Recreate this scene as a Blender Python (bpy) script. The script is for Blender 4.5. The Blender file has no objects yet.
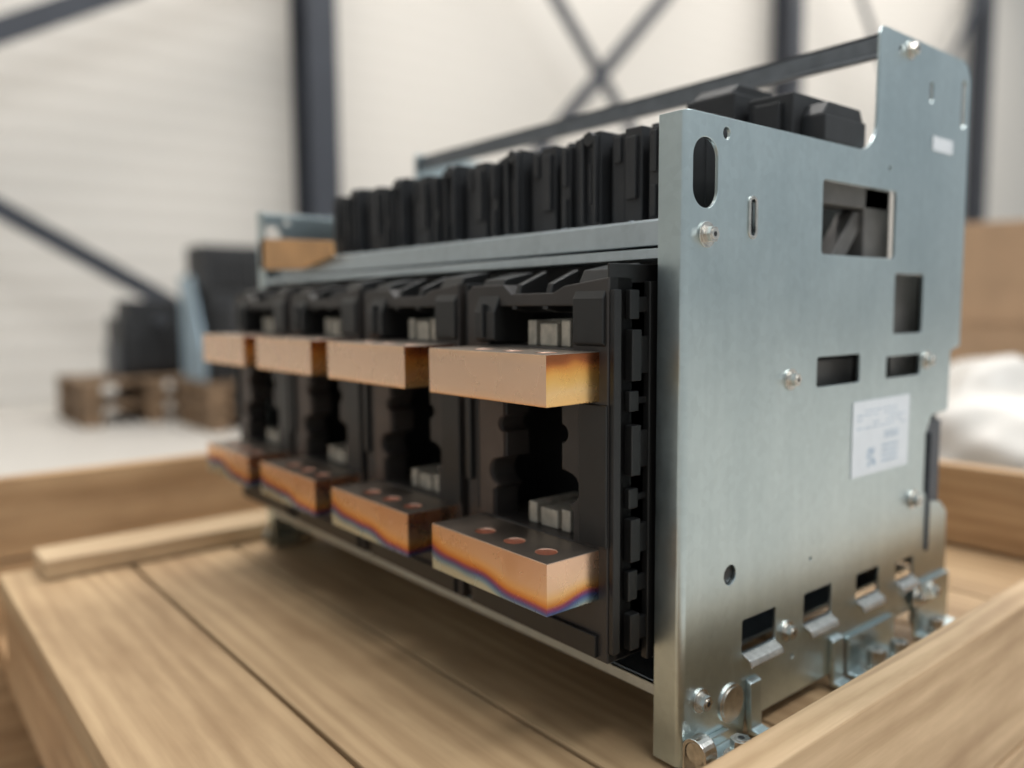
import bpy, bmesh, math, random
from mathutils import Vector, Matrix, noise
random.seed(4)
S=bpy.context.scene
# ------------------------------------------------------------ materials
def newmat(n):
    m=bpy.data.materials.new(n); m.use_nodes=True
    nt=m.node_tree; b=nt.nodes['Principled BSDF']; return m,nt,b
def N(nt,t,**k):
    n=nt.nodes.new(t)
    for a,v in k.items(): setattr(n,a,v)
    return n
def ramp(nt,stops,interp='LINEAR'):
    r=N(nt,'ShaderNodeValToRGB'); cr=r.color_ramp; cr.interpolation=interp
    while len(cr.elements)<len(stops): cr.elements.new(.5)
    for e,(p,c) in zip(cr.elements,stops): e.position=p; e.color=(*c,1)
    return r
def coords(nt,scale=(1,1,1),kind='Object',rnd=False):
    tc=N(nt,'ShaderNodeTexCoord'); mp=N(nt,'ShaderNodeMapping'); mp.inputs['Scale'].default_value=scale
    nt.links.new(tc.outputs[kind],mp.inputs['Vector'])
    if rnd:
        oi=N(nt,'ShaderNodeObjectInfo'); mu=N(nt,'ShaderNodeMath',operation='MULTIPLY'); mu.inputs[1].default_value=7.3
        nt.links.new(oi.outputs['Random'],mu.inputs[0])
        cb=N(nt,'ShaderNodeCombineXYZ')
        nt.links.new(mu.outputs[0],cb.inputs[0]);
        mu2=N(nt,'ShaderNodeMath',operation='MULTIPLY'); mu2.inputs[1].default_value=.07
        nt.links.new(oi.outputs['Random'],mu2.inputs[0]); nt.links.new(mu2.outputs[0],cb.inputs[1])
        nt.links.new(cb.outputs[0],mp.inputs['Location'])
    return mp
def bump(nt,b,src,strength=.2,dist=.001):
    bp=N(nt,'ShaderNodeBump'); bp.inputs['Strength'].default_value=strength; bp.inputs['Distance'].default_value=dist
    nt.links.new(src,bp.inputs['Height']); nt.links.new(bp.outputs[0],b.inputs['Normal'])
def mult(nt,a,b_,f=1):
    ml=N(nt,'ShaderNodeMix',data_type='RGBA',blend_type='MULTIPLY'); ml.inputs[0].default_value=f
    nt.links.new(a,ml.inputs[6]); nt.links.new(b_,ml.inputs[7]); return ml.outputs[2]
def simple(n,col,rough=.5,metal=0,noise=.15,scale=60,bs=0.05):
    m,nt,b=newmat(n); mp=coords(nt)
    no=N(nt,'ShaderNodeTexNoise'); no.inputs['Scale'].default_value=scale; no.inputs['Detail'].default_value=4
    nt.links.new(mp.outputs[0],no.inputs['Vector'])
    r=ramp(nt,[(.3,tuple(c*(1-noise) for c in col)),(.7,tuple(min(1,c*(1+noise)) for c in col))])
    nt.links.new(no.outputs['Fac'],r.inputs[0]); nt.links.new(r.outputs[0],b.inputs['Base Color'])
    b.inputs['Roughness'].default_value=rough; b.inputs['Metallic'].default_value=metal
    if bs: bump(nt,b,no.outputs['Fac'],bs)
    return m
def zinc(n,c1,c2,rough=.30,stretch=(14,60,5),blend=.75):
    m,nt,b=newmat(n); mp=coords(nt,stretch)
    no=N(nt,'ShaderNodeTexNoise'); no.inputs['Scale'].default_value=1.6; no.inputs['Detail'].default_value=6
    nt.links.new(mp.outputs[0],no.inputs['Vector'])
    mp2=coords(nt,(1,1,1)); n2=N(nt,'ShaderNodeTexNoise'); n2.inputs['Scale'].default_value=9; n2.inputs['Detail'].default_value=5
    nt.links.new(mp2.outputs[0],n2.inputs['Vector'])
    mx=N(nt,'ShaderNodeMix',data_type='FLOAT'); mx.inputs[0].default_value=blend
    nt.links.new(no.outputs['Fac'],mx.inputs[2]); nt.links.new(n2.outputs['Fac'],mx.inputs[3])
    r=ramp(nt,[(.3,c1),(.7,c2)]); nt.links.new(mx.outputs[0],r.inputs[0])
    v=N(nt,'ShaderNodeTexVoronoi'); v.inputs['Scale'].default_value=210; nt.links.new(mp2.outputs[0],v.inputs['Vector'])
    bw=N(nt,'ShaderNodeRGBToBW'); nt.links.new(v.outputs['Color'],bw.inputs[0])
    rv=ramp(nt,[(0,(.92,.92,.92)),(1,(1,1,1))]); nt.links.new(bw.outputs[0],rv.inputs[0])
    nt.links.new(mult(nt,r.outputs[0],rv.outputs[0]),b.inputs['Base Color'])
    rr=N(nt,'ShaderNodeMapRange'); rr.inputs['To Min'].default_value=rough-.05; rr.inputs['To Max'].default_value=rough+.08
    nt.links.new(n2.outputs['Fac'],rr.inputs[0]); nt.links.new(rr.outputs[0],b.inputs['Roughness'])
    b.inputs['Metallic'].default_value=1
    bump(nt,b,mx.outputs[0],.05,.001)
    return m
def wood(n,light,dark,scale=20,rough=.65,chk=.4):
    m,nt,b=newmat(n); mp=coords(nt,(.13,1,1),rnd=True)
    w=N(nt,'ShaderNodeTexWave',wave_type='RINGS',rings_direction='X')
    w.inputs['Scale'].default_value=scale; w.inputs['Distortion'].default_value=6; w.inputs['Detail'].default_value=3
    w.inputs['Detail Scale'].default_value=.8
    nt.links.new(mp.outputs[0],w.inputs['Vector'])
    mp2=coords(nt,(9,170,170),rnd=True); no=N(nt,'ShaderNodeTexNoise'); no.inputs['Scale'].default_value=1; no.inputs['Detail'].default_value=6; no.inputs['Roughness'].default_value=.65
    nt.links.new(mp2.outputs[0],no.inputs['Vector'])
    mx=N(nt,'ShaderNodeMix',data_type='FLOAT'); mx.inputs[0].default_value=.72
    nt.links.new(w.outputs['Fac'],mx.inputs[2]); nt.links.new(no.outputs['Fac'],mx.inputs[3])
    r=ramp(nt,[(.25,dark),(.75,light)]); nt.links.new(mx.outputs[0],r.inputs[0])
    mp3=coords(nt,(3,10,10),rnd=True); n3=N(nt,'ShaderNodeTexNoise'); n3.inputs['Scale'].default_value=1.4; n3.inputs['Detail'].default_value=6; n3.inputs['Roughness'].default_value=.6
    nt.links.new(mp3.outputs[0],n3.inputs['Vector'])
    r3=ramp(nt,[(.34,(.72,.67,.62)),(.58,(1,1,1))]); nt.links.new(n3.outputs['Fac'],r3.inputs[0])
    c=mult(nt,r.outputs[0],r3.outputs[0])
    mp4=coords(nt,(4,11,11),rnd=True); v=N(nt,'ShaderNodeTexVoronoi'); v.inputs['Scale'].default_value=.9
    nt.links.new(mp4.outputs[0],v.inputs['Vector'])
    r4=ramp(nt,[(.03,(.3,.17,.09)),(.11,(1,1,1))]); nt.links.new(v.outputs['Distance'],r4.inputs[0])
    c=mult(nt,c,r4.outputs[0],.85)
    mp5=coords(nt,(2.2,95,95),rnd=True); n5=N(nt,'ShaderNodeTexNoise'); n5.inputs['Scale'].default_value=1; n5.inputs['Detail'].default_value=2
    nt.links.new(mp5.outputs[0],n5.inputs['Vector'])
    r5=ramp(nt,[(.27,(.35,.26,.2)),(.34,(1,1,1))]); nt.links.new(n5.outputs['Fac'],r5.inputs[0])
    c=mult(nt,c,r5.outputs[0],chk)
    nt.links.new(c,b.inputs['Base Color']); b.inputs['Roughness'].default_value=rough
    bump(nt,b,mx.outputs[0],.3,.0006)
    return m
def bar_mat(n,tint,height,zw=1.0,xw=0.0,nw=.5,nscale=14,rough=.26,off=0.0):
    m,nt,b=newmat(n); tc=N(nt,'ShaderNodeTexCoord'); sp=N(nt,'ShaderNodeSeparateXYZ'); nt.links.new(tc.outputs['Object'],sp.inputs[0])
    mp=coords(nt,(nscale,nscale,nscale),rnd=True); no=N(nt,'ShaderNodeTexNoise'); no.inputs['Scale'].default_value=1; no.inputs['Detail'].default_value=1.0
    nt.links.new(mp.outputs[0],no.inputs['Vector'])
    a=N(nt,'ShaderNodeMath',operation='MULTIPLY_ADD'); a.inputs[1].default_value=zw/height; a.inputs[2].default_value=-nw*.5+xw*.057+off; nt.links.new(sp.outputs[2],a.inputs[0])
    c=N(nt,'ShaderNodeMath',operation='MULTIPLY_ADD'); c.inputs[1].default_value=nw; nt.links.new(no.outputs['Fac'],c.inputs[0]); nt.links.new(a.outputs[0],c.inputs[2])
    d=N(nt,'ShaderNodeMath',operation='MULTIPLY_ADD'); d.inputs[1].default_value=xw; nt.links.new(sp.outputs[0],d.inputs[0]); nt.links.new(c.outputs[0],d.inputs[2])
    r=ramp(nt,tint); nt.links.new(d.outputs[0],r.inputs[0]); nt.links.new(r.outputs[0],b.inputs['Base Color'])
    mp2=coords(nt,(1,1,1)); n2=N(nt,'ShaderNodeTexNoise'); n2.inputs['Scale'].default_value=45; n2.inputs['Detail'].default_value=3
    nt.links.new(mp2.outputs[0],n2.inputs['Vector'])
    rr=N(nt,'ShaderNodeMapRange'); rr.inputs['To Min'].default_value=rough-.08; rr.inputs['To Max'].default_value=rough+.10
    nt.links.new(n2.outputs['Fac'],rr.inputs[0]); nt.links.new(rr.outputs[0],b.inputs['Roughness'])
    b.inputs['Metallic'].default_value=1
    bump(nt,b,n2.outputs['Fac'],.10,.0008)
    return m
M_ZN=zinc('zinc_plated_steel',(.48,.56,.57),(.64,.72,.72))
M_ZF=zinc('zinc_plated_steel_rail',(.46,.52,.55),(.62,.69,.73),.36,(60,14,30))
M_BOLT=simple('yellow_zinc_bolt',(.64,.61,.56),.25,1,.2,200)
M_BLK=simple('black_moulding',(.011,.0105,.010),.40,0,.2,60)
M_BLK2=simple('dark_grey_moulding',(.030,.025,.022),.46,0,.2,40)
M_BRN=simple('brown_insulation_panel',(.065,.045,.035),.45,0,.2,40)
M_BLK3=simple('black_moulding_rear',(.020,.020,.021),.5,0,.2,60)
M_GRY=simple('inner_grey_part',(.15,.14,.13),.5,.3,.15,60)
M_CL=simple('tinned_clamp',(.50,.45,.37),.4,.4,.2,200)
M_DKS=simple('dark_painted_steel',(.07,.075,.085),.45,.2,.15,80)
M_RAIL=simple('grey_top_rail',(.16,.17,.18),.45,.5,.15,80)
M_LBL=simple('label_paper',(.76,.78,.80),.5,0,.03,90,0)
M_INK=simple('label_ink',(.42,.50,.58),.6,0,.1,90,0)
M_UP=bar_mat('terminal_upper',[(0,(1,.58,.30)),(.06,(.97,.66,.44)),(.18,(.90,.63,.45)),(.8,(.87,.61,.44)),(1,(.93,.63,.42))],.0293,nw=.12)
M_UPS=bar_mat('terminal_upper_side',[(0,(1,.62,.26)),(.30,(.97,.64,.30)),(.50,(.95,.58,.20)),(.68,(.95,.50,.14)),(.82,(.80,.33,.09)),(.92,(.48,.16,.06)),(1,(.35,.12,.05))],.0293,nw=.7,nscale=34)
M_LO=bar_mat('terminal_lower',[(0,(.55,.62,.58)),(.08,(.28,.46,.62)),(.18,(.13,.17,.45)),(.27,(.36,.10,.22)),(.36,(.78,.33,.09)),(.50,(.95,.60,.28)),(.66,(.90,.62,.42)),(1,(.85,.57,.40))],.031,xw=2.6,nw=.9,nscale=15,off=-.08)
M_TOP=simple('terminal_top_tarnish',(.34,.28,.23),.38,.9,.25,18)
M_HOLE=simple('terminal_hole_copper',(.9,.55,.4),.4,.9,.1,60)
M_WD=wood('deck_wood',(.52,.355,.195),(.37,.235,.12))
M_WL=wood('pale_wood',(.66,.49,.30),(.52,.36,.21))
M_WO=wood('orange_wood',(.58,.375,.20),(.42,.25,.12))
M_WR=wood('side_wall_wood',(.66,.455,.265),(.48,.31,.165),26)
M_COL=simple('painted_column_steel',(.040,.044,.055),.5,.1,.1,5,0)
M_CARD=simple('cardboard',(.40,.255,.15),.8,0,.1,8,0)
M_SHEET=simple('copper_sheet',(.60,.33,.14),.5,.3,.2,20)
M_PLW=simple('white_plastic_film',(.58,.54,.49),.4,0,.1,6,.2)
M_PLT=simple('pallet_wood',(.20,.125,.07),.8,0,.3,10,0)
M_STL=simple('pale_blue_steel',(.35,.45,.52),.4,.4,.1,10,0)
M_FLOOR=simple('concrete_floor',(.52,.48,.43),.45,0,.08,1.5,0)
m,nt,b=newmat('ribbed_wall_panel')
tc=N(nt,'ShaderNodeTexCoord')
w=N(nt,'ShaderNodeTexWave',wave_type='BANDS',bands_direction='Z'); w.inputs['Scale'].default_value=2.2
nt.links.new(tc.outputs['Object'],w.inputs['Vector'])
r=ramp(nt,[(0,(.64,.60,.545)),(.5,(.67,.63,.575))]); nt.links.new(w.outputs['Fac'],r.inputs[0]); nt.links.new(r.outputs[0],b.inputs['Base Color'])
b.inputs['Roughness'].default_value=.6; bump(nt,b,w.outputs['Fac'],.2,.012); M_WALL=m
# ------------------------------------------------------------ helpers
def empty(n,loc=(0,0,0)):
    e=bpy.data.objects.new(n,None); e.empty_display_size=.05; e.location=loc; S.collection.objects.link(e); return e
def link(n,me,parent,mats):
    o=bpy.data.objects.new(n,me); S.collection.objects.link(o)
    for mm in (mats if isinstance(mats,(list,tuple)) else [mats]): me.materials.append(mm)
    if parent: o.parent=parent
    return o
def bm_box(bm,x0,x1,y0,y1,z0,z1,mi=0):
    x0,x1=sorted((x0,x1));y0,y1=sorted((y0,y1));z0,z1=sorted((z0,z1))
    v=[bm.verts.new(p) for p in [(x0,y0,z0),(x1,y0,z0),(x1,y1,z0),(x0,y1,z0),(x0,y0,z1),(x1,y0,z1),(x1,y1,z1),(x0,y1,z1)]]
    for f in [(0,3,2,1),(4,5,6,7),(0,1,5,4),(1,2,6,5),(2,3,7,6),(3,0,4,7)]:
        bm.faces.new([v[i] for i in f]).material_index=mi
def bm_cyl(bm,c,r,h,axis='z',seg=24,mi=0,r2=None):
    M=Matrix.Translation(c)
    if axis=='x': M=M@Matrix.Rotation(math.pi/2,4,'Y')
    if axis=='y': M=M@Matrix.Rotation(math.pi/2,4,'X')
    g=bmesh.ops.create_cone(bm,cap_ends=True,segments=seg,radius1=r,radius2=r if r2 is None else r2,depth=h,matrix=M)
    fs=set(f for v in g['verts'] for f in v.link_faces)
    for f in fs: f.material_index=mi
def bm_prism(bm,pts,axis,a,b_,mi=0):
    def P(p,t): return (t,p[0],p[1]) if axis=='x' else ((p[0],t,p[1]) if axis=='y' else (p[0],p[1],t))
    A=[bm.verts.new(P(p,a)) for p in pts]; B=[bm.verts.new(P(p,b_)) for p in pts]
    n=len(pts)
    bm.faces.new(A).material_index=mi; bm.faces.new(B[::-1]).material_index=mi
    for i in range(n):
        bm.faces.new([A[i],B[i],B[(i+1)%n],A[(i+1)%n]]).material_index=mi
def fin(n,bm,parent,mats,bev=.0006,smooth=False,seg=2):
    bmesh.ops.recalc_face_normals(bm,faces=bm.faces[:])
    me=bpy.data.meshes.new(n); bm.to_mesh(me); bm.free()
    o=link(n,me,parent,mats)
    if bev:
        md=o.modifiers.new('bevel','BEVEL'); md.width=bev; md.segments=seg; md.limit_method='ANGLE'; md.angle_limit=.6
    if smooth:
        for p in me.polygons: p.use_smooth=True
    return o
def circ(cx,cy,r,n=28): return [(cx+r*math.cos(2*math.pi*i/n),cy+r*math.sin(2*math.pi*i/n)) for i in range(n)]
def rrect(x0,x1,y0,y1,r=.002,n=5):
    out=[]
    for cx,cy,a in [(x1-r,y1-r,0),(x0+r,y1-r,90),(x0+r,y0+r,180),(x1-r,y0+r,270)]:
        for i in range(n+1):
            t=math.radians(a+90*i/n); out.append((cx+r*math.cos(t),cy+r*math.sin(t)))
    return out
def plate(n,loops,th,plane,off,parent,mat,bev=.0004):
    cu=bpy.data.curves.new(n+'_c','CURVE'); cu.dimensions='2D'; cu.fill_mode='BOTH'; cu.extrude=th/2-bev; cu.bevel_depth=bev; cu.bevel_resolution=1; cu.offset=-bev
    for L in loops:
        s=cu.splines.new('POLY'); s.points.add(len(L)-1); s.use_cyclic_u=True
        for p,q in zip(s.points,L): p.co=(q[0],q[1],0,1)
    t=bpy.data.objects.new(n+'_t',cu); S.collection.objects.link(t)
    bpy.context.view_layer.update()
    me=bpy.data.meshes.new_from_object(t.evaluated_get(bpy.context.evaluated_depsgraph_get()))
    bpy.data.objects.remove(t)
    if plane=='yz': M=Matrix(((0,0,1,off),(1,0,0,0),(0,1,0,0),(0,0,0,1)))
    elif plane=='xz': M=Matrix(((1,0,0,0),(0,0,-1,off),(0,1,0,0),(0,0,0,1)))
    else: M=Matrix.Translation((0,0,off))
    me.transform(M); me.materials.clear(); me.name=n
    for p in me.polygons: p.use_smooth=False
    return link(n,me,parent,mat)
def bolt(n,c,r,axis,parent,mat=None,washer=True,h=None,nx=1):
    bm=bmesh.new(); h=h or r*.9
    def C(d): return (c[0]+d,c[1],c[2]) if axis=='x' else ((c[0],c[1],c[2]+d) if axis=='z' else (c[0],c[1]-d,c[2]))
    if washer:
        bm_cyl(bm,C(r*.12),r*1.55,r*.24,axis,28); bm_cyl(bm,C(r*.3),r*1.2,r*.14,axis,28)
    bm_cyl(bm,C(r*.35+h/2),r,h,axis,6)
    bm_cyl(bm,C(r*.35+h+.0002),r*.62,r*.12,axis,20)
    bm_cyl(bm,C(r*.35+h+r*.09),r*.34,r*.06,axis,6,1)
    return fin(n,bm,parent,[mat or M_BOLT,M_BLK],r*.07)
# ============================================================ CRADLE
CR=empty('circuit_breaker_cradle')
W=.612
outer=[(.004,0),(.004,.384),(.188,.384)]
for i in range(7):
    t=math.radians(-90+90*i/6); outer.append((.190+.024*math.cos(t),.408+.024*math.sin(t)))
outer+=[(.2145,.468),(.2165,.4725),(.2215,.4735),(.355,.4735),(.364,.470),(.3695,.460),(.3705,.24),(.353,.236),(.352,.186),(.322,.184),(.312,.170),(.312,.122),(.322,.112),(.345,.108),(.358,.098),(.362,.02),(.335,.012),
 (.30,.012),(.30,.024),(.262,.024),(.258,.008),(.20,.008),(.196,.026),(.18,.026),(.176,.008),(.082,.008),(.078,.03),(.068,.03),(.064,0)]
holes=[rrect(.0055,.0285,.331,.3705,.0112,8),circ(.036,.375,.0035,16),rrect(.060,.066,.317,.340,.003),
 rrect(.143,.2465,.3095,.359,.003),rrect(.249,.297,.253,.299,.002),rrect(.1415,.200,.2195,.240,.002),rrect(.240,.297,.2195,.236,.002),
 circ(.047,.109,.0062),rrect(.3535,.362,.42,.458,.004),rrect(.295,.301,.432,.447,.0028),
 rrect(.061,.099,.054,.076,.0015),rrect(.133,.170,.054,.076,.0015),rrect(.205,.240,.054,.074,.0015),rrect(.268,.298,.054,.07,.0015),
 circ(.235,.375,.002,12),circ(.245,.462,.0025,12),circ(.14,.10,.0015,10),circ(.12,.036,.0018,10)]
plate('side_plate_near',[outer]+holes,.0025,'yz',-.00125,CR,M_ZN)
o2=plate('side_plate_far',[outer]+holes,.0025,'yz',-W+.00125,CR,M_ZN)
def flange(n,xs,sgn,h):
    bm=bmesh.new(); pts=[]; R=.0045; t=.0025
    cx,cy=xs-sgn*R,R
    for i in range(9):
        a=math.pi/2*i/8; pts.append((cx+sgn*R*math.cos(a),cy-R*math.sin(a)))
    pts.append((xs-sgn*.0205,0)); pts.append((xs-sgn*.0205,t)); 
    for i in range(8,-1,-1):
        a=math.pi/2*i/8; pts.append((cx+sgn*(R-t)*math.cos(a),cy-(R-t)*math.sin(a)))
    bm_prism(bm,pts,'z',0,h)
    return fin(n,bm,CR,M_ZN,.0003)
flange('front_flange_near',0,1,.384); flange('front_flange_far',-W,-1,.384)
for i,(y,z,r) in enumerate([(.018,.316,.0048),(.109,.227,.0046),(.019,.037,.0048),(.307,.2305,.0046),(.260,.464,.0046),(.112,.056,.0045),(.292,.118,.005)]):
    bolt('side_screw_%d'%(i+1),(0,y,z),r,'x',CR)
bm=bmesh.new(); bm_cyl(bm,(.0006,.050,.0255),.0125,.0016,'x',40); bm_cyl(bm,(.0016,.050,.0255),.0105,.0008,'x',40); fin('plug_disc',bm,CR,M_BOLT,.0003)
bm=bmesh.new(); bm_cyl(bm,(-.0035,.047,.109),.006,.002,'x',24); fin('plug_hole_back',bm,CR,M_BLK,0)
plate('slot_trim',[rrect(.0585,.0675,.3155,.3415,.0045),rrect(.0605,.0655,.3175,.3395,.0024)],.001,'yz',.0004,CR,M_BOLT,.0002)
# labels
bm=bmesh.new(); bm_box(bm,.0002,.0006,.1915,.2794,.149,.205)
rd=random.Random(2)
for r_ in range(5):
    z=.197-r_*.0032; y=.197
    while y<.268:
        L=rd.uniform(.003,.010)
        if rd.random()<.75: bm_box(bm,.0006,.0007,y,min(y+L,.273),z,z+.0008,1)
        y+=L+.002
for i in range(7):
    for j in range(7):
        if rd.random()<.55: bm_box(bm,.0006,.0007,.213+i*.002,.2148+i*.002,.155+j*.002,.1568+j*.002,1)
for i in range(4): bm_box(bm,.0006,.0007,.236,.262,.156+i*.004,.1575+i*.004,1)
for i in range(8): bm_box(bm,.0006,.0007,.240+i*.003,.2413+i*.003,.174,.180,1)
fin('rating_label',bm,CR,[M_LBL,M_INK],0)
bm=bmesh.new(); bm_box(bm,.0002,.0006,.302,.338,.396,.407); fin('small_label',bm,CR,M_LBL,0)
bm=bmesh.new()
for y0,y1 in [(.061,.099),(.133,.170),(.205,.240),(.268,.298)]:
    bm_prism(bm,[(.0,.054),(.006,.051),(.0075,.047),(.006,.046),(.004,.049),(0,.051)],'y',y0+.001,y1-.001)
fin('bent_tabs',bm,CR,M_BOLT,.0005)
bm=bmesh.new()
for y0,y1 in [(.066,.078),(.168,.182)]:
    bm_prism(bm,[(0,.036),(.004,.034),(.005,.004),(.018,.002),(.018,0),(.002,0),(0,.01)],'y',y0,y1)
bm_prism(bm,[(0,.030),(.0035,.030),(.0035,.004),(.028,.003),(.028,0),(0,0)],'y',.190,.262)
bm_prism(bm,[(0,.045),(.0035,.045),(.0035,.004),(.022,.003),(.022,0),(0,0)],'y',.300,.360)
fin('foot_bracket_side',bm,CR,M_ZN,.0008)
bm=bmesh.new(); pts=[]
for i in range(13):
    a=math.radians(180-15*i*1.0); pts.append((.008+.009*math.cos(a),.012+.009*math.sin(a)))
pts2=[(.008+.0068*math.cos(math.radians(15*i)),.012+.0068*math.sin(math.radians(15*i))) for i in range(13)]
bm_prism(bm,[(-.001,-.004)]+pts+[(.017,-.004),(.0148,-.004)]+pts2+[(.0012,-.004)],'y',.003,.014)
bm_cyl(bm,(.008,.0085,.012),.0066,.009,'y',20)
fin('front_clip',bm,CR,M_BOLT,.0004)
bolt('foot_bolt_1',(.022,.030,.006),.0066,'z',CR,h=.010)
bolt('foot_bolt_2',(.014,.212,.003),.007,'z',CR,h=.014)
bolt('foot_bolt_3',(.016,.244,.003),.007,'z',CR,h=.012)
bolt('foot_bolt_4',(.012,.318,.003),.006,'z',CR,h=.010)
bolt('foot_bolt_5',(.003,.327,.035),.005,'x',CR)
bolt('foot_bolt_6',(.003,.300,.035),.005,'x',CR)
bm=bmesh.new(); bm_prism(bm,[(0,0),(.034,0),(.034,.005),(.004,.005),(.004,.012),(0,.012)],'y',.020,.044); fin('foot_bracket_front',bm,CR,M_ZN,.0008)
bm=bmesh.new(); bm_box(bm,-.012,-.004,.318,.350,.07,.178); bm_box(bm,-.004,.002,.318,.322,.07,.17); fin('rear_bracket_dark',bm,CR,M_DKS,.001)
# rails
bm=bmesh.new()
bm_box(bm,-W+.004,-.0205,.001,.0035,.303,.309); bm_box(bm,-W+.004,-.0205,.0035,.03,.303,.3055)
fin('front_rail_lower_lip',bm,CR,M_ZF,.0004)
bm=bmesh.new()
bm_box(bm,-W+.004,-.0025,.010,.0125,.3115,.326); bm_prism(bm,[(.010,.326),(.0125,.3275),(.045,.3275),(.045,.325),(.0125,.325)],'x',-W+.004,-.0025)
for i in range(9): bm_cyl(bm,(-.06-i*.062,.022,.3278),.003,.002,'z',12)
fin('front_rail',bm,CR,M_ZF,.0004)
bm=bmesh.new(); bm_box(bm,-W+.003,-.0205,.001,.34,.0445,.0475); bm_box(bm,-W+.003,-.0205,.001,.004,.038,.0475)
fin('base_sheet',bm,CR,M_ZF,.0005)
bm=bmesh.new(); bm_box(bm,-W-.012,-W+.02,.0,.03,0,.012); bm_box(bm,-W-.012,-W,.0,.34,0,.006); fin('foot_far',bm,CR,M_ZN,.001)
bm=bmesh.new(); bm_box(bm,-W+.003,-.003,.222,.2245,.452,.470); bm_box(bm,-W+.003,-.003,.222,.240,.4675,.470); bm_box(bm,-W+.003,-.003,.218,.2225,.452,.4545)
fin('top_cross_rail',bm,CR,M_RAIL,.0005)
bm=bmesh.new(); bm_prism(bm,[(-.604,.351),(-.59,.354),(-.43,.3405),(-.427,.326),(-.50,.316),(-.604,.320)],'y',.000,.004); fin('copper_end_sheet',bm,CR,M_SHEET,.0005)
# interior: black fill blocks stand in for shade inside the empty cradle
bm=bmesh.new()
bm_box(bm,-W+.03,-.045,.05,.33,.05,.30); bm_box(bm,-W+.006,-.006,.335,.345,.05,.30); bm_box(bm,-W+.006,-.012,.032,.05,.05,.326)
bm_box(bm,-.55,-.05,.11,.33,.30,.366)
fin('dark_interior_fill',bm,CR,M_BLK,.001)
bm=bmesh.new()
bm_box(bm,-.040,-.022,.10,.26,.30,.312); bm_box(bm,-.03,-.012,.13,.26,.346,.362); bm_box(bm,-.03,-.012,.222,.262,.30,.362); bm_prism(bm,[(.175,.300),(.215,.344),(.235,.344),(.195,.300)],'x',-.030,-.016)
bm_box(bm,-.030,-.014,.235,.32,.20,.30); bm_box(bm,-.034,-.016,.13,.22,.20,.236)
bm_box(bm,-.030,-.014,.255,.275,.20,.31)
fin('mechanism_bracket',bm,CR,M_GRY,.001)
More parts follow.
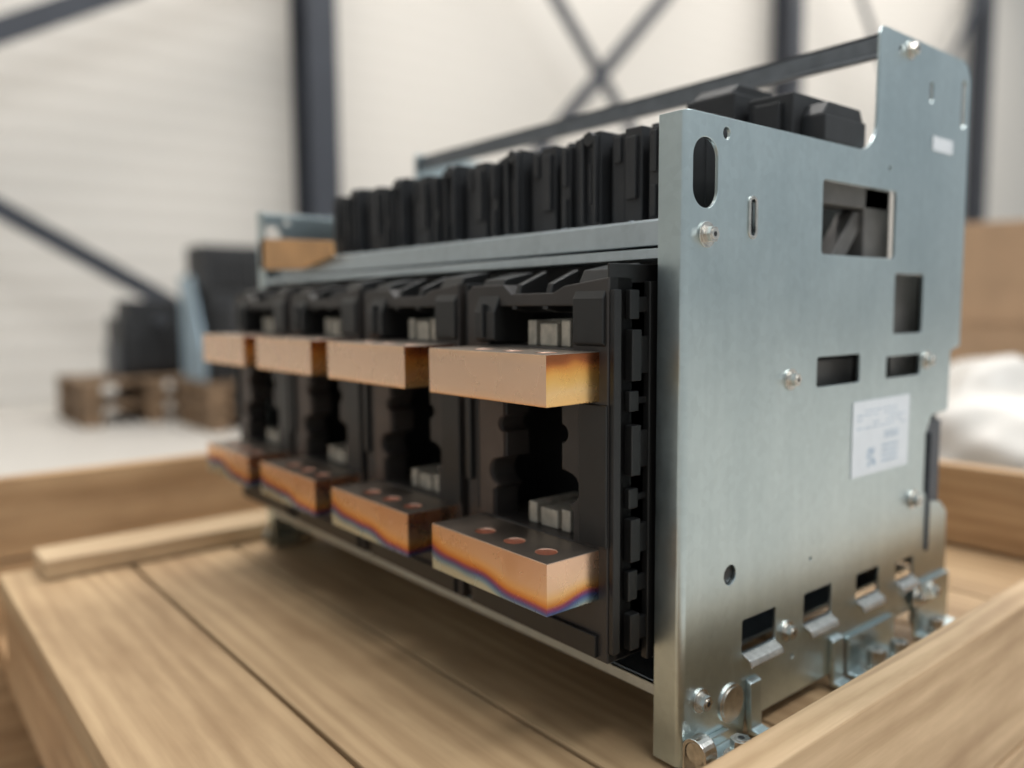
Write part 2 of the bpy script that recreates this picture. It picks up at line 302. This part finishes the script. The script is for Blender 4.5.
# ---- poles
P=.1456
for k in range(4):
    xr=-.037-k*P; t='_%d'%(k+1)
    def lobe(cx,cz,r,s,a0=-90,a1=90,n=8):
        return [(cx+s*r*math.cos(math.radians(a0+(a1-a0)*i/n)),cz+r*math.sin(math.radians(a0+(a1-a0)*i/n))) for i in range(n+1)]
    right=[(xr-.022,.133),(xr-.022,.152)]+lobe(xr-.026,.165,.0095,1)+[(xr-.032,.176),(xr-.032,.192)]+lobe(xr-.032,.198,.0055,1)+[(xr-.032,.217)]
    left=[(xr-.086,.217)]+lobe(xr-.086,.198,.0055,-1)[::-1]+[(xr-.086,.192),(xr-.086,.176)]+lobe(xr-.092,.165,.0095,-1)[::-1]+[(xr-.098,.152),(xr-.098,.133)]
    hole=right+left
    up=[(xr-.104,.2505),(xr-.0225,.2505),(xr-.0225,.276),(xr-.104,.276)]
    out=[(xr-.128,.064),(xr+.007,.064),(xr+.007,.292),(xr-.030,.288),(xr-.040,.284),(xr-.080,.284),(xr-.088,.290),(xr-.122,.290),(xr-.128,.286)]
    plate('pole_front'+t,[out,hole,up],.020,'xz',-.021,CR,[M_BLK2],.0008)
    # brown insulating panel beside the recess, following its lobed edge
    pan=[(xr-.1135,.134)]+[(p[0]-.0012,p[1]) for p in left[::-1]]+[(xr-.1135,.217)]
    pan=[(x_,min(max(z_,.134),.2175)) for x_,z_ in pan]
    plate('pole_panel'+t,[pan],.002,'xz',-.0318,CR,[M_BRN],.0003)
    bm=bmesh.new()
    bm_box(bm,xr-.128,xr-.122,-.012,.05,.064,.290); bm_box(bm,xr+.001,xr+.007,-.012,.05,.064,.290)
    bm_box(bm,xr-.128,xr+.007,.03,.05,.064,.290)
    bm_box(bm,xr-.1275,xr-.1215,-.035,-.030,.155,.215)
    bm_box(bm,xr-.1175,xr-.1145,-.0325,-.030,.135,.217)
    bm_box(bm,xr-.016,xr+.0072,-.0325,-.0305,.134,.2185)
    bm_prism(bm,[(-.031,.252),(-.036,.254),(-.036,.272),(-.026,.294),(-.002,.299),(-.002,.252)],'x',xr-.114,xr-.092)
    bm_prism(bm,[(-.0305,.252),(-.0335,.254),(-.0335,.280),(-.024,.297),(-.002,.301),(-.002,.252)],'x',xr-.020,xr+.005)
    for a in (-.080,-.050):
        bm_prism(bm,[(-.020,.272),(-.031,.274),(-.026,.290),(-.004,.299),(0,.272)],'x',xr+a,xr+a+.005)
    bm_box(bm,xr-.104,xr-.102,-.038,-.034,.255,.278)
    bm_box(bm,xr-.120,xr,-.034,-.02,.066,.080)
    bm_box(bm,xr-.1345,xr-.1320,-.028,.03,.07,.292)
    fin('pole_housing'+t,bm,CR,M_BLK,.0007)
    bm=bmesh.new()
    for z0,z1 in [(.2505,.267),(.1330,.147)]:
        for a,b_ in [(-.074,-.066),(-.062,-.046),(-.042,-.034)]:
            bm_box(bm,xr+a,xr+b_,-.022,.02,z0,z1-.002*(a==-.062)); 
    fin('clamps'+t,bm,CR,M_CL,.0008)
    for nm,z0,z1,mm in [('terminal_upper',.2200,.2493,M_UP),('terminal_lower',.1010,.1320,M_LO)]:
        hl=[circ(a,-.0565,.0066,24) for a in (-.018,-.0475,-.077)]
        L=[[(0-.115,-.0723),(0,-.0723),(0,.02),(-.115,.02)]]+hl
        o=plate(nm+t,L,z1-z0,'xy',(z1-z0)/2,CR,[mm,M_UPS if 'upper' in nm else mm,M_TOP,M_HOLE],.0007)
        o.location=(xr,0,z0)
        for p in o.data.polygons:
            c=p.center; n_=p.normal
            if abs(n_.z)>.9: p.material_index=2
            elif -.1<c.x<-.005 and -.066<c.y<-.047: p.material_index=3
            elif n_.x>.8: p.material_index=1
bm=bmesh.new(); x=-.0300
bm_box(bm,x,x+.004,-.030,-.024,.07,.285)
for z0,z1,d in [(.07,.092,.006),(.10,.118,.004),(.124,.150,.006),(.156,.168,.004),(.176,.206,.006),(.214,.226,.004),(.232,.262,.006),(.268,.285,.004)]:
    bm_box(bm,x,x+d,-.017,-.009,z0,z1); bm_box(bm,x,x+d*.6,-.009,.001,z0+.004,z1-.004)
bm_box(bm,x,x+.005,-.001,.006,.06,.29); bm_box(bm,x-.002,x,-.03,.05,.064,.30)
fin('housing_side_detail',bm,CR,M_BLK,.0006)
# ---- secondary connector row on top
bm=bmesh.new()
bm_box(bm,-.490,-.022,.046,.12,.328,.384)
x=-.490; i=0
pat=[(.016,.036,.391),(.006,.044,.386),(.010,.035,.388),(.010,.039,.392),(.004,.045,.383),(.018,.033,.393),(.006,.043,.385),(.012,.037,.389)]
while x<-.03:
    wv,yf,zt=pat[i%8]; x1=min(x+wv,-.022)
    bm_box(bm,x,x1-.0008,yf,.075,.328,zt)
    j=i%8
    if j==0:
        bm_box(bm,x+.003,x1-.004,yf-.003,yf,.345,.385); bm_cyl(bm,((x+x1)/2,.060,zt+.002),.0045,.006,'z',12)
    if j==2: bm_box(bm,x+.002,x1-.003,yf-.002,yf,.332,.352); bm_box(bm,x+.002,x1-.003,yf-.002,yf,.360,.386)
    if j==5:
        bm_box(bm,x+.001,x+.004,yf-.004,yf,.332,.390); bm_box(bm,x1-.005,x1-.002,yf-.004,yf,.332,.390)
        bm_cyl(bm,((x+x1)/2,yf-.001,.388),.0048,.006,'y',16); bm_box(bm,x+.007,x1-.008,yf-.002,yf,.345,.372)
    if j==7: bm_box(bm,x+.003,x1-.003,yf-.002,yf,.37,.387)
    x=x1; i+=1
fin('secondary_connector_row',bm,CR,M_BLK3,.0007)
bm=bmesh.new()
bm_box(bm,-.56,-.10,.10,.19,.36,.390); 
for i in range(9): bm_box(bm,-.53+i*.05,-.50+i*.05,.10,.15,.390,.398)
bm_box(bm,-.105,-.062,.13,.19,.385,.426); bm_prism(bm,[(.13,.426),(.14,.434),(.18,.434),(.19,.426)],'x',-.100,-.066)
bm_box(bm,-.058,-.022,.14,.20,.385,.420); bm_box(bm,-.05,-.03,.135,.14,.395,.414)
bm_box(bm,-.022,-.004,.150,.205,.386,.404); bm_prism(bm,[(.150,.404),(.158,.413),(.20,.413),(.205,.404)],'x',-.022,-.006)
fin('auxiliary_block',bm,CR,M_BLK3,.001)
# ============================================================ CRATE
CT=empty('wooden_crate')
def board(n,x0,x1,y0,y1,z0,z1,mat,parent,along='x',rot=0,bev=.0015):
    c=((x0+x1)/2,(y0+y1)/2,(z0+z1)/2); d=(x1-x0,y1-y0,z1-z0)
    if along=='y': L=(d[1],d[0],d[2]); rz=math.pi/2
    elif along=='z': L=(d[2],d[1],d[0]); rz=0
    else: L=d; rz=0
    bm=bmesh.new(); bm_box(bm,-L[0]/2,L[0]/2,-L[1]/2,L[1]/2,-L[2]/2,L[2]/2)
    o=fin(n,bm,parent,mat,bev); o.location=c
    o.rotation_euler=(0,(-math.pi/2 if along=='z' else 0),rz+rot)
    return o
ys=[-.262,-.142,-.030,.095,.215,.335,.455,.60]
for i in range(len(ys)-1):
    board('deck_board_%d'%(i+1),-.700-random.uniform(0,.006),.050,ys[i]+.002,ys[i+1]-.002,-.026,-.003-random.uniform(0,.0015),M_WD,CT)
board('edge_stringer',-.69,.05,-.258,-.236,-.125,-.026,M_WO,CT)
board('mid_stringer',-.69,.05,.05,.09,-.125,-.026,M_WO,CT)
board('back_stringer',-.69,.05,.50,.54,-.125,-.026,M_WO,CT)
board('end_stringer',-.700,-.678,-.235,.50,-.125,-.026,M_WO,CT,'y')
for i,yy in enumerate((-.25,-.05,.15,.40)): board('base_board_%d'%(i+1),-.92,.09,yy,yy+.1,-.150,-.126,M_WO,CT)
for i,xx in enumerate((-.92,-.5,-.02)): board('skid_%d'%(i+1),xx,xx+.09,-.9,.60,-.298,-.151,M_WO,CT,'y')
board('far_wall_upper',-.925,-.900,-.95,.62,-.042,.062,M_WO,CT,'y')
board('far_wall_lower',-.925,-.900,-.95,.62,-.150,-.046,M_WO,CT,'y')
board('side_wall_upper',.058,.081,-.30,.62,-.062,.050,M_WR,CT,'y')
board('side_wall_lower',.058,.081,-.30,.62,-.17,-.066,M_WR,CT,'y')
board('back_wall_upper',-.90,.057,.602,.625,.0,.092,M_WO,CT)
board('back_wall_lower',-.90,.057,.602,.625,-.10,-.003,M_WO,CT)
board('wooden_plank',-.703,-.640,-.226,.075,-.002,.018,M_WL,None,'y',rot=.0)
# ============================================================ BACKGROUND
F=-.30
def bx(n,x0,x1,y0,y1,z0,z1,mat,parent,bev=.004):
    bm=bmesh.new(); bm_box(bm,x0,x1,y0,y1,z0,z1); return fin(n,bm,parent,mat,bev)
bx('floor',-5.3,14,-10,30,F-.1,F,M_FLOOR,None,0)
bx('wall_left',-5.4,-5.25,-10,30,F,9,M_WALL,None,0)
for i,y in enumerate((-3.6,2.24,8.05,13.35,19.0)):
    bm=bmesh.new(); a=.22
    bm_box(bm,-5.14,-5.12+.004,y-a/2,y+a/2,F,8.5); bm_box(bm,-4.90,-4.876,y-a/2,y+a/2,F,8.5); bm_box(bm,-5.12,-4.90,y-.012,y+.012,F,8.5)
    fin('steel_column' if i==0 else 'steel_column.%03d'%i,bm,None,M_COL,.004)
def brace(n,p,q_,w_=.10):
    p=Vector(p);q_=Vector(q_); d=q_-p; bm=bmesh.new(); L=d.length
    bm_box(bm,-L/2,L/2,-.012,.012,-w_/2,w_/2)
    o=fin(n,bm,None,M_COL,.003); o.location=(p+q_)/2
    o.rotation_mode='QUATERNION'; 
    X=d.normalized(); Y=Vector((-1,0,0)); Z=X.cross(Y); o.rotation_quaternion=Matrix((X,Y,Z)).transposed().to_quaternion()
    return o
X0=-4.83
brace('cross_brace',(X0,2.40,4.75),(X0,7.3,-.15),.12); brace('cross_brace.001',(X0+.04,2.40,-.15),(X0+.04,7.3,4.75),.12)
brace('cross_brace.002',(X0,8.20,5.15),(X0,13.1,-.15),.12); brace('cross_brace.003',(X0+.04,8.20,-.15),(X0+.04,13.1,5.15),.12)
brace('cross_brace.004',(X0,-2.6,.05),(X0,2.08,2.74),.13)
brace('cross_brace.005',(X0+.04,-3.4,3.0),(X0+.04,2.08,-.24),.10)
def pallet(n,x,y,z,L=.7,Wd=.55,levels=2):
    e=empty(n); h=.115
    for l in range(levels):
        zz=z+l*h; bm=bmesh.new()
        for i in range(5): bm_box(bm,x-L/2,x+L/2,y-Wd/2+i*Wd/5,y-Wd/2+i*Wd/5+Wd/5-.03,zz+.09,zz+.110)
        for i in range(3):
            for j in range(3): bm_box(bm,x-L/2+j*(L-.1)/2,x-L/2+j*(L-.1)/2+.1,y-Wd/2+i*(Wd-.1)/2,y-Wd/2+i*(Wd-.1)/2+.09,zz+.018,zz+.09)
        for i in range(3): bm_box(bm,x-L/2,x+L/2,y-Wd/2+i*(Wd-.1)/2,y-Wd/2+i*(Wd-.1)/2+.09,zz,zz+.018)
        fin('layer_%d'%(l+1),bm,e,M_PLT,.003)
pallet('wooden_pallet',-4.35,.84,F,.62,.70,2)
pallet('wooden_pallet.001',-3.72,1.12,F,.50,.42,2)
e=empty('circuit_breaker')
bm=bmesh.new(); bm_box(bm,-4.52,-4.22,.72,1.10,-.07,.24); bm_box(bm,-4.48,-4.26,.76,1.06,.24,.33)
for i in range(4): bm_box(bm,-4.22,-4.19,.75+i*.085,.81+i*.085,-.03,.17)
fin('body',bm,e,M_BLK3,.01)
bm=bmesh.new(); bm_box(bm,-4.52,-4.23,.705,.72,-.07,.1); bm_cyl(bm,(-4.19,.91,.22),.03,.08,'x',16); fin('base_bracket',bm,e,M_DKS,.004)
e=empty('circuit_breaker.001')
bm=bmesh.new(); bm_box(bm,-3.86,-3.62,.98,1.28,-.07,.36); bm_box(bm,-3.86,-3.64,.95,1.26,.36,.585); bm_box(bm,-3.62,-3.58,1.02,1.24,.02,.30)
for i in range(3): bm_box(bm,-3.645,-3.62,1.04+i*.07,1.09+i*.07,.38,.54)
fin('body',bm,e,M_BLK3,.01)
bm=bmesh.new(); bm_prism(bm,[(-3.92,-.07),(-3.60,-.07),(-3.60,.10),(-3.75,.44),(-3.92,.44)],'y',.93,.945); fin('side_plate',bm,e,M_STL,.003)
e=empty('cardboard_box.001')
bx('carton',-3.35,-3.15,1.10,1.32,F,-.12,M_CARD,e); 
e=empty('cardboard_box'); bm=bmesh.new(); bm_prism(bm,[(0,0),(.55,0),(.55,.62),(.12,.62),(0,.5)],'y',0,.5)
o=fin('carton',bm,e,M_CARD,.005); bm=bmesh.new(); bm_box(bm,-.005,.56,-.006,.0,.28,.31); o=fin('flap_tape',bm,e,M_CARD,.001)
e.location=(-1.0,2.55,-.07); e.rotation_euler=(0,0,.3)
pallet('wooden_pallet.002',-.65,2.95,F,.9,.7,2)
bm=bmesh.new(); bmesh.ops.create_icosphere(bm,subdivisions=5,radius=1)
for v in bm.verts:
    p=v.co.copy(); d=1+.22*noise.noise(p*2.1)+.10*noise.noise(p*5+Vector((3,1,0)))
    v.co=Vector((p.x*.38*d,p.y*.5*d,max(-.20,p.z*.24*d)))
o=fin('plastic_wrapped_bundle',bm,None,M_PLW,0,True); o.location=(-.35,1.62,F+.20)
# ============================================================ LIGHT
wd=bpy.data.worlds.new('world'); S.world=wd; wd.use_nodes=True; nt=wd.node_tree; bg=nt.nodes['Background']
tc=N(nt,'ShaderNodeTexCoord'); sp=N(nt,'ShaderNodeSeparateXYZ'); nt.links.new(tc.outputs['Generated'],sp.inputs[0])
r=ramp(nt,[(0,(.30,.26,.21)),(.35,(.36,.34,.31)),(.55,(.52,.57,.60)),(1,(.82,.92,1.0))])
mr=N(nt,'ShaderNodeMapRange'); mr.inputs['From Min'].default_value=-1; nt.links.new(sp.outputs[2],mr.inputs[0]); nt.links.new(mr.outputs[0],r.inputs[0])
nt.links.new(r.outputs[0],bg.inputs['Color']); bg.inputs['Strength'].default_value=.78
def area(n,loc,size,sy,energy,col,rot):
    l=bpy.data.lights.new(n,'AREA'); l.shape='RECTANGLE'; l.size=size; l.size_y=sy; l.energy=energy; l.color=col
    o=bpy.data.objects.new(n,l); S.collection.objects.link(o); o.location=loc; o.rotation_euler=rot
area('ceiling_light',(-2.5,1.5,6.5),1.2,8,390,(1,.96,.91),(0,0,0))
area('ceiling_light.001',(-2.5,10,6.5),1.2,8,390,(1,.96,.91),(0,0,0))
area('ceiling_light.002',(3.5,1.5,6.5),1.2,8,390,(.95,.98,1),(0,0,0))
# ============================================================ CAMERA
yaw,pit,rol=-.8837,-.0948,-.0073
cy,sy=math.cos(yaw),math.sin(yaw)
Fv=Vector((sy*math.cos(pit),cy*math.cos(pit),math.sin(pit))); Rv=Vector((cy,-sy,0)); Uv=Rv.cross(Fv)
R2=math.cos(rol)*Rv+math.sin(rol)*Uv; U2=-math.sin(rol)*Rv+math.cos(rol)*Uv
cd=bpy.data.cameras.new('camera'); cam=bpy.data.objects.new('camera',cd); S.collection.objects.link(cam)
M=Matrix((R2,U2,-Fv)).transposed().to_4x4(); M.translation=Vector((.2909,-.3655,.2753)); cam.matrix_world=M
cd.sensor_width=36; cd.lens=806.29/1024*36; cd.clip_start=.01; cd.clip_end=100
cd.dof.use_dof=True; cd.dof.focus_distance=.45; cd.dof.aperture_fstop=2.5
S.camera=cam
S.view_settings.view_transform='Standard'
